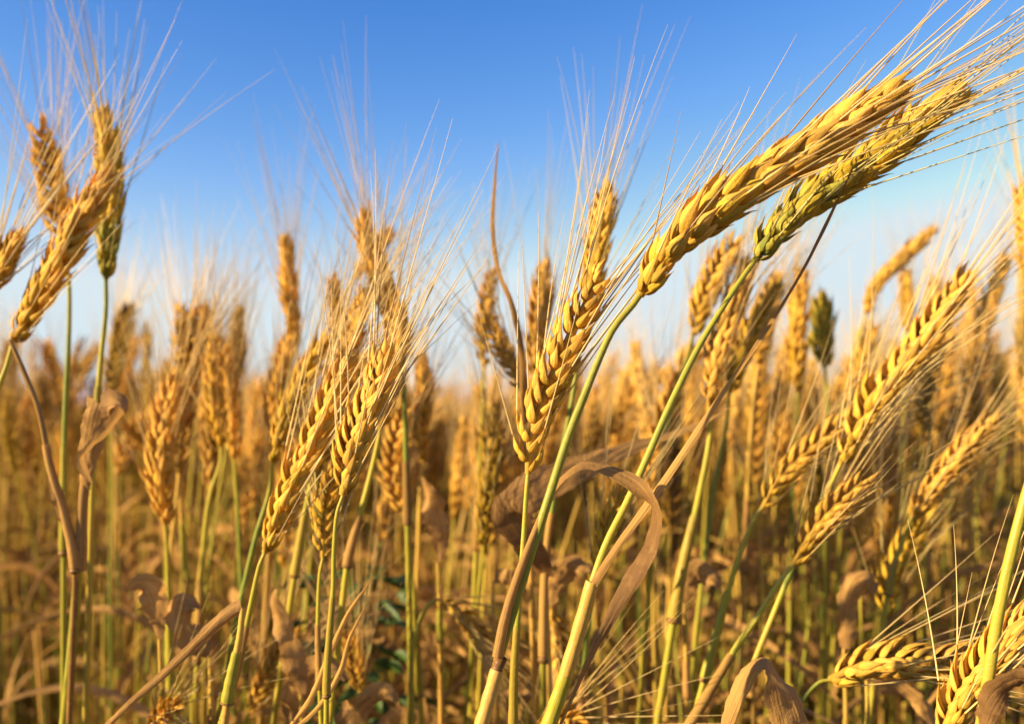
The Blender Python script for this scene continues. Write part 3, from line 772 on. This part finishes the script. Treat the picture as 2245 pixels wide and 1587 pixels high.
for k, (lb, p_, w_) in enumerate([
 ('dead leaf curled like a beak behind the jointed dry stalk', [(1200, 1330, .44), (1225, 1275), (1255, 1240), (1290, 1245), (1300, 1262, .43)], [3, 8, 12, 8, 2]),
 ('small crumpled straw leaf hooked over beside the dead beak-like leaf', [(1080, 1275, .47), (1100, 1262), (1130, 1275), (1150, 1310, .46)], [2, 8, 9, 3]),
 ('pale triangular dead leaf hanging in the shade near the open-husked ear', [(350, 1400, .42), (345, 1340), (330, 1290), (300, 1280), (275, 1295, .41)], [3, 7, 13, 11, 3]),
 ('brown dead leaf folded down below the looping green stalk', [(460, 1440, .42), (420, 1400), (395, 1350), (400, 1320), (440, 1330, .42)], [4, 10, 13, 11, 5]),
 ('tan dead leaf bent sideways behind the yellow-stalked ear', [(660, 1520, .42), (640, 1430), (620, 1370), (600, 1310), (605, 1290, .42)], [5, 11, 10, 7, 3]),
 ('pinkish dead leaf standing like a feather beside the hanging golden ear', [(960, 1230, .48), (965, 1170), (950, 1110), (930, 1060), (925, 1045, .48)], [3, 9, 14, 10, 2]),
 ('arched dead leaf between the two sharp stalks and the slim golden ear', [(1500, 1320, .46), (1505, 1280), (1530, 1255), (1565, 1270), (1585, 1300, .45)], [4, 10, 12, 8, 2]),
 ('arched orange dead leaf under the yellow sunlit ear', [(1850, 1420, .46), (1855, 1340), (1870, 1290), (1900, 1265), (1925, 1290, .46)], [5, 8, 10, 12, 9]),
 ('brown dead leaf sweeping under the flat-bent ear', [(1900, 1490, .42), (1960, 1500), (2020, 1545), (2060, 1610, .42)], [2, 5, 7, 6]),
 ('pale leaf lump near the bottom in front of the weed', [(740, 1610, .40), (780, 1560), (830, 1515), (860, 1520), (880, 1560, .39)], [10, 12, 9, 6, 3]),
 ('tan crumpled leaf patch at the bottom by the pale crossing blades', [(640, 1600, .43), (655, 1520), (690, 1465), (730, 1460), (760, 1490, .42)], [10, 13, 13, 9, 4]),
]):
    x0, y0 = p_[0][0], p_[0][1]
    hero(lb, stem=[(x0, y0, p_[0][2]), (x0 + 4, y0 + 120), (x0 + 6, y0 + 260)], d=p_[0][2], sr=.0011, scol=STRAW_STEM, seed=110 + k, name='wheat_stalk',
         leaves=[dict(p=p_, w=w_, tw=[40, 0, -35, 30, 60], b=[.7, .3, .2, .5], curl=.3, wav=.2, r=.3 + .5 * (k % 3) / 2)])

# loose dry blades in front, each on its own cut stalk
hero('dry stalk whose long brown blade points down towards the bottom corner',
     ear=None, stem=[(532, 1332, .345), (525, 1400), (505, 1500), (490, 1600)], d=.345, sr=.0013, scol=STRAW_STEM, seed=81, name='wheat_stalk',
     leaves=[dict(p=[(532, 1332), (500, 1350), (440, 1405), (360, 1480), (290, 1540), (230, 1600), (150, 1690)], w=[5, 5.5, 4, 3.4, 2.8, 2, 1], tw=[20, 45, 40, 50, 40, 50], b=[.5, .4, .1, .1], curl=1.0)])
hero('pair of pale yellow blades crossing low in front of the green weed',
     ear=None, stem=[(640, 1600, .35), (620, 1650), (600, 1720)], d=.35, sr=.0010, scol=STRAW_STEM, seed=82, name='wheat_stalk',
     leaves=[dict(p=[(630, 1600), (680, 1530), (715, 1450), (760, 1350), (812, 1272)], w=[1.8, 2.2, 2.2, 1.8, .4], tw=[20], b=[.0], curl=.9, g=.15, r=.95),
             dict(p=[(640, 1600), (700, 1545), (745, 1470), (765, 1400), (800, 1330)], w=[1.8, 2.0, 2.2, 1.6, .4], tw=[30], b=[.0], curl=.9, g=.15, r=.95)])
hero('dry plant whose wide brown leaf is folded into a tent near the bottom',
     ear=None, stem=[(1590, 1590, .322), (1580, 1640), (1570, 1720)], d=.322, sr=.0013, scol=STRAW_STEM, seed=83, name='wheat_stalk',
     leaves=[dict(p=[(1588, 1600, .322), (1605, 1545), (1630, 1490), (1655, 1458), (1680, 1450), (1695, 1475, .318), (1712, 1520, .316), (1728, 1570), (1740, 1630), (1748, 1700)],
                  w=[4, 5.5, 6.5, 8, 9.5, 11, 12, 12, 11, 9], tw=[30, 30, 40, 62, 70, 25, 12, 8, 8], b=[.35, .2, .4, .45, .35, .3], curl=.25, r=.55)])
hero('dry plant whose broad brown leaf is folded back behind the braided ear',
     ear=None, stem=[(1196, 1260, .43), (1200, 1400), (1205, 1600)], d=.43, sr=.0013, scol=STRAW_STEM, seed=84, name='wheat_stalk',
     leaves=[dict(p=[(1196, 1262, .43), (1172, 1215, .42), (1142, 1170, .415), (1122, 1138, .41), (1116, 1126, .408), (1119, 1113, .406), (1135, 1095, .405), (1200, 1058, .405), (1300, 1012, .41), (1400, 975, .415), (1520, 935, .42), (1625, 880, .43)],
                  w=[8, 11, 13, 15, 15, 14, 11, 8, 5, 4, 3, .8], tw=[30, 20, 5, 0, 5, 20, 40, 40, 50, 60, 70, 60], b=[.8, .8, .7, .6, .3, .2, .2], curl=.12, wav=.12, r=.4, n=90)])

# ------------------------------------------------------------------ generic plants
def rot(v, axis, a):
    axis = nrm(axis); c, s = math.cos(a), math.sin(a)
    return v * c + np.cross(axis, v) * s + axis * np.dot(v, axis) * (1 - c)

def generic(seed, lod, H, lean, droop, green, stemcol, Lear=.085, awn=.065, nleaf=3):
    """local plant standing at the origin, leaning to +x; returns dict of Geos"""
    rng = np.random.default_rng(seed)
    n = 16 if lod == 1 else 8
    z = np.linspace(0, 1, n)
    top = H - Lear * math.cos(min(droop, 1.4)) * .9
    x = lean * z ** 2.2 * H
    y = rng.normal(0, .02) * z ** 2
    st = np.stack([x, y, z * top], 1)
    t = nrm(st[-1] - st[-2])
    ang0 = math.atan2(t[0], t[2])
    ep = [st[-1]]
    for k in range(1, 6):
        a = ang0 + (droop - ang0) * min(1, k / 4)
        ep.append(ep[-1] + np.array([math.sin(a), rng.normal(0, .05), math.cos(a)]) * Lear / 5)
    ep = np.array(ep)
    g = {}
    sg = Geo()
    cc = stalk_cols(n, stemcol, rng)[::-1]
    tube(sg, np.vstack([st]), .0012 * np.interp(z, [0, .7, 1], [1.2, 1.05, .7]), 6 if lod == 1 else 4, cc)
    if lod == 1:
        # sheathed lower stalk
        k = int(n * rng.uniform(.5, .72))
        tube(sg, st[:k], .0018, 6, (rng.uniform(0, .5), .5, rng.uniform(0, .4)))
    g['stem'] = sg
    tl = []
    for k in range(8 if lod == 1 else 6):
        az = rng.uniform(0, 6.28); off = np.array([math.cos(az), math.sin(az), 0]) * rng.uniform(.012, .06)
        tg = Geo(); hh = rng.uniform(.75, .93)
        tp_ = st[:int(n * hh)] * np.array([rng.uniform(-.5, 1.2), 1, 1]) + off * np.linspace(.3, 1, int(n * hh))[:, None]
        tube(tg, tp_, .0016 * np.linspace(1.1, .5, len(tp_)), 6 if lod == 1 else 4, (rng.uniform(0, 1), rng.uniform(.2, 1), rng.uniform(0, .7) ** 2))
        tl.append(tg)
    g['tiller'] = tl
    rach, sps, aws = make_ear(ep, lod, rng, rng.uniform(0, 90), (green, green * .4), 18 if lod == 1 else 13, 1.05 if lod == 1 else 1.3, awn, 1.0, ref=(0, 1, .01), brown=.25,
                              awns_per=1.4 if lod == 1 else .35, awn_r=.00026 if lod == 1 else .00032)
    g['ear'] = merge([rach] + sps)
    g['beard'] = merge(aws) if aws else None
    lv = []
    for i in range(nleaf):
        f = rng.uniform(.5, .84) if i else rng.uniform(.66, .84)
        p0 = np.array([lean * f ** 2.2 * H, 0, f * top])
        az = rng.uniform(0, 6.28); h = np.array([math.cos(az), math.sin(az), 0])
        LL = rng.uniform(.09, .22)
        up = rng.uniform(.2, .9)
        m = 14 if lod == 1 else 7
        s = np.linspace(0, 1, m)[:, None]
        elev = R(rng.uniform(55, 88)); drop = R(rng.uniform(120, 190))
        a = elev - drop * s[:, 0] ** rng.uniform(.5, 1.2)
        step = LL / (m - 1)
        pp = [p0]
        for k in range(m - 1):
            hh = h + np.array([-h[1], h[0], 0]) * .5 * math.sin(k * .4 + az)
            pp.append(pp[-1] + (hh * math.cos(a[k]) + np.array([0, 0, math.sin(a[k])])) * step)
        lg = Geo()
        wm = rng.uniform(.0045, .0095) if lod == 1 else rng.uniform(.0025, .005)
        wd = wm * np.interp(s[:, 0], [0, .2, .55, 1], [.55, 1, .85, .08])
        tw = rng.uniform(-40, 40) + rng.uniform(-110, 110) * s[:, 0]
        ribbon(lg, np.array(pp), wd, tw, (rng.uniform(0, .12) if rng.random() < .8 else .5, rng.uniform(.2, .8), rng.uniform(.1, .7)), rng.uniform(.2, 1.0), ref=(h[1] + .01, -h[0], .3), across=5 if lod == 1 else 3, rng=rng, waver=.12)
        lv.append(lg)
    g['leaf'] = lv
    return g, ep[-1]

def far_generic(seed):
    """very simple plant for far rows: ear, stalk, blade"""
    rng = np.random.default_rng(seed)
    g = Geo(); lean = rng.uniform(-.05, .2)
    st = np.array([[0, 0, .35], [lean * .3, 0, .60], [lean * .8, 0, .74]])
    tube(g, st, .0016, 3, (rng.uniform(.2, .9), .3, .3))
    a = math.atan(lean * 2)
    e = np.array([st[-1] + np.array([math.sin(a), 0, math.cos(a)]) * .085 * k for k in (0, .25, .5, .75, 1)])
    tube(g, e, np.array([.003, .0062, .0065, .0055, .001]), 5, (rng.uniform(.15, .95), rng.uniform(0, .25), rng.uniform(.3, 1)))  # olive-brown ear, its colour also dimmed in place of self-shadow between rows
    for k in range(5):
        d = nrm(np.array([math.sin(a) + rng.normal(0, .2), rng.normal(0, .2), math.cos(a)]))
        tube(g, np.array([e[2 + k % 3], e[2 + k % 3] + d * .05]), np.array([.0004, .00015]), 3, (.3, .2, .3))
    p0 = np.array([lean * .5, 0, rng.uniform(.5, .65)]); az = rng.uniform(0, 6.28)
    h = np.array([math.cos(az), math.sin(az), 0])
    s = np.linspace(0, 1, 5)[:, None]
    ribbon(g, p0 + h * s * .12 + np.array([0, 0, 1]) * (s * .08 - s * s * .16), .005 * np.array([.6, 1, .9, .6, .1]), rng.uniform(-90, 90), (.05, .5, .4), .3, ref=(0, 1, 0), across=3)
    return g

LAB = {
    'g': ('golden bearded wheat plant blurred among the middle rows', 'golden wheat plants in the middle rows'),
    'y': ('yellow-green bearded wheat plant blurred among the middle rows', 'yellow-green wheat plants in the middle rows'),
    'd': ('wheat plant with a browned bowed ear blurred among the middle rows', 'browned bowed wheat plants in the middle rows'),
}
protos = []
_prng = np.random.default_rng(77)
for i in range(14):
    kind = 'gggyggdgygdgyg'[i]
    H = .82
    gr = {'g': _prng.uniform(0, .15), 'y': _prng.uniform(.35, .6), 'd': 0}[kind]
    sc_ = {'g': STRAW_STEM if i % 2 else YELLOW_STEM, 'y': GREEN_STEM, 'd': STRAW_STEM}[kind]
    droop = _prng.uniform(0, .45) if kind != 'd' else _prng.uniform(.6, 1.1)
    g, tip = generic(1000 + i, 1, H, _prng.uniform(-.03, .16), droop, gr, sc_, Lear=_prng.uniform(.07, .095), nleaf=5 + i % 2)
    for geo_ in (g['ear'],):                                   # some ears weathered brown, some pale
        w_ = [0, .5, 0, .2, -.25, .6, 0][i % 7]
        for cc_ in geo_.c: cc_[:, 1] = np.clip(cc_[:, 1] - w_ * .8, 0, 1); cc_[:, 2] = np.clip(cc_[:, 2] + max(w_, 0) * .55, 0, 1)
    zt = g['ear'].arrays()[0][:, 2].max()
    meshes = dict(stem=g['stem'].build('stem', M_STEM), ear=g['ear'].build('ear', M_HUSK), beard=g['beard'].build('beard', M_AWN),
                  leaf=[l.build('leaf', M_LEAF) for l in g['leaf']], tiller=[l.build('tiller', M_STEM) for l in g['tiller']])
    protos.append([kind, meshes, zt, False, tip])

def place(pr, x, y, rz, sxy, sz):
    kind, M, zt, used, tip = pr
    r = root('wheat_plant', (x, y, 0), LAB[kind][0], LAB[kind][1])
    r.rotation_euler = (0, 0, rz); r.scale = (sxy, sxy, sz)
    def dup(o, par):
        if pr[3]:
            o = o.copy(); SC.collection.objects.link(o)
        o.parent = par
        return o
    dup(M['stem'], r)
    e = dup(M['ear'], r); dup(M['beard'], e)
    for l in M['leaf'] + M['tiller']: dup(l, r)
    pr[3] = True
    return r

SKY_X = [-400, 0, 100, 200, 260, 320, 420, 500, 560, 650, 750, 880, 950, 990, 1040, 1090, 1200, 1300, 1400, 1450, 1500, 1600, 1700, 1750, 1850, 1950, 2050, 2150, 2245, 2700]
SKY_Y = [660, 690, 770, 760, 600, 610, 640, 660, 720, 790, 740, 770, 800, 875, 880, 800, 740, 740, 790, 740, 740, 660, 720, 760, 790, 700, 660, 600, 540, 500]
def top_at(x, y, rng, jit=1.0):
    """crop height: the ears stand in tall and short drifts"""
    px = 1122.5 + x / y * 2245 * FOCAL / SENS
    lim = np.interp(px, SKY_X, SKY_Y) + abs(rng.normal(0, 55)) * jit + 100 * min(1, max(0, (y - 1.0) * 1.6)) + (160 if rng.random() < .14 else 0)
    lim = min(lim, 905)
    z = CAM_Z + (900 - lim) * (SENS / FOCAL / 2245) * y
    return float(np.clip(min(z, rng.normal(.875 if y < 1.3 else .83, .045)), .70, .99))

rng = np.random.default_rng(5)
pts = []
tries = 0
hw = 1122.5 / 2245 * SENS / FOCAL
while len(pts) < 238 and tries < 20000:
    tries += 1
    y = math.sqrt(rng.uniform(.54 ** 2, 1.24 ** 2))
    x = rng.uniform(-1, 1) * (y * hw + .05)
    ppx = 1122.5 + x / y * 2245 * FOCAL / SENS
    if (y < 1.05 and ppx < 240) or y < .85 and (1020 < ppx < 1310 or 640 < ppx < 900): continue
    if any((x - a) ** 2 + (y - b) ** 2 < .024 ** 2 for a, b in pts): continue
    pts.append((x, y))
pts.sort(key=lambda p: p[1])
for x, y in pts:
    pr = protos[rng.integers(len(protos))]
    z = top_at(x + pr[4][0] * .7, y, rng)
    place(pr, x, y, rng.normal(0, .9), rng.uniform(.9, 1.1), z / pr[2])
for pr in protos:
    if not pr[3]:
        for o in [pr[1]['stem'], pr[1]['ear'], pr[1]['beard']] + pr[1]['leaf'] + pr[1]['tiller']: bpy.data.objects.remove(o)

# ------------------------------------------------------------------ the rest of the field, as one mass
def bake(templates, xs, ys, rz, s, sz, pick):
    V, Q, C, U = [], [], [], []; n = 0
    for i in range(len(xs)):
        v, q, c, u = templates[pick[i]]
        ca, sa = math.cos(rz[i]), math.sin(rz[i])
        o = np.empty_like(v)
        o[:, 0] = (v[:, 0] * ca - v[:, 1] * sa) * s[i] + xs[i]
        o[:, 1] = (v[:, 0] * sa + v[:, 1] * ca) * s[i] + ys[i]
        o[:, 2] = v[:, 2] * sz[i]
        V.append(o); Q.append(q + n); C.append(c); U.append(u); n += len(v)
    return np.vstack(V), np.vstack(Q), np.vstack(C), np.vstack(U)

mid_t = []
mid_top = []
for i in range(10):
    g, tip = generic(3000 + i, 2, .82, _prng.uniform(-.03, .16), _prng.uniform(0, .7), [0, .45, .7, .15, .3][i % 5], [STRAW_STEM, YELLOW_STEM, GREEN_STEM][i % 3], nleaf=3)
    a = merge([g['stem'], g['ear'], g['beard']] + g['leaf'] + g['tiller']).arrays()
    a[2][:, 1] *= .45; a[2][:, 2] = np.clip(a[2][:, 2] + .18, 0, 1)  # colours darkened and browned to stand in for shade among the mid rows
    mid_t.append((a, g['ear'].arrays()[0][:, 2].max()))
far_t = []
for i in range(10):
    a = far_generic(4000 + i).arrays()
    far_t.append((a, .825))
def scatter(n, y0, y1, T, seed, margin, wide=1.0, sel=None):
    r_ = np.random.default_rng(seed)
    out = []
    while len(out) < n:
        y = math.sqrt(r_.uniform(y0 ** 2, y1 ** 2)); x = r_.uniform(-1, 1) * (y * hw * wide + margin)
        k = int(r_.integers(len(T)))
        z = top_at(x, y, r_) if y < 6 else float(np.clip(r_.normal(.792, .014), .75, .835))
        out.append((x, y, r_.normal(0, 1.0), r_.uniform(.9, 1.15), z / T[k][1], k))
    return out
A = scatter(1300, 1.20, 2.3, mid_t, 8, .10) + scatter(1900, 2.3, 4.2, mid_t, 28, .10)
NA = len(A)
# plants round about the camera, outside the view, whose tops shade the lower stalks
r_ = np.random.default_rng(9)
while len(A) < NA + 1700:
    x = r_.uniform(-2.2, 1.6); y = r_.uniform(-1.6, 2.6)
    if math.hypot(x, y) < .42: continue
    if y > 0 and abs(x) < y * hw + .17: continue
    k = int(r_.integers(len(mid_t)))
    A.append((x, y, r_.normal(0, 1), r_.uniform(.9, 1.1), r_.normal(.785, .03) / mid_t[k][1], k))
A = np.array(A)
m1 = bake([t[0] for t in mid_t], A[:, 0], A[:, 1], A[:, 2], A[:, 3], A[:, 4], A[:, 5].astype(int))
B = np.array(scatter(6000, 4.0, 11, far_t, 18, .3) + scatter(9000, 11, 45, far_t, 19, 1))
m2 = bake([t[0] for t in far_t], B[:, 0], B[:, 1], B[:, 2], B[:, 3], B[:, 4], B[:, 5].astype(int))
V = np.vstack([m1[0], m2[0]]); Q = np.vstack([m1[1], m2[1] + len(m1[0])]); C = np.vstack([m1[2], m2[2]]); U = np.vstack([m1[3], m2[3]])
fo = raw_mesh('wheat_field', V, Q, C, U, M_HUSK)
tag(fo, 'blurred mass of standing wheat filling the field to the horizon', 'wheat field', kind='stuff')
print('field verts', len(V))

# a low green weed among the stalks
def weed(cx, cy, d, seed):
    rng = np.random.default_rng(seed)
    c = P(cx, cy, d)
    base = np.array([c[0], c[1], 0])
    r = root('green_weed', base, 'dark green leafy weed low between the stalks', cat='weed')
    g = Geo(); tube(g, smooth([base + np.array([0, 0, 0]), base + np.array([.004, 0, c[2] * .5]), c + np.array([0, 0, .02])], 12), .0011, 6, (1, .5, 0))
    g.build('stem', M_WEED, r, base)
    for k in range(110):
        z = c[2] + rng.uniform(-.09, .022); az = rng.uniform(0, 6.28)
        h = np.array([math.cos(az), math.sin(az), rng.uniform(-.2, .6)])
        s = np.linspace(0, 1, 8)[:, None]; L = rng.uniform(.009, .020)
        p = np.array([c[0], c[1], z]) + np.array([h[0], h[1], .3]) * rng.uniform(0, .03) + h * s * L + np.array([0, 0, -1]) * s * s * L * .4
        lg = Geo(); ribbon(lg, p, rng.uniform(.004, .008) * np.array([.15, .6, .9, 1, .8, .9, .5, .05]), rng.uniform(-60, 60), (rng.uniform(.5, 1), rng.uniform(.2, 1), 0), .3, across=5, rng=rng, waver=.2)
        lg.build('leaf', M_WEED, r, base)
weed(790, 1360, .56, 3)
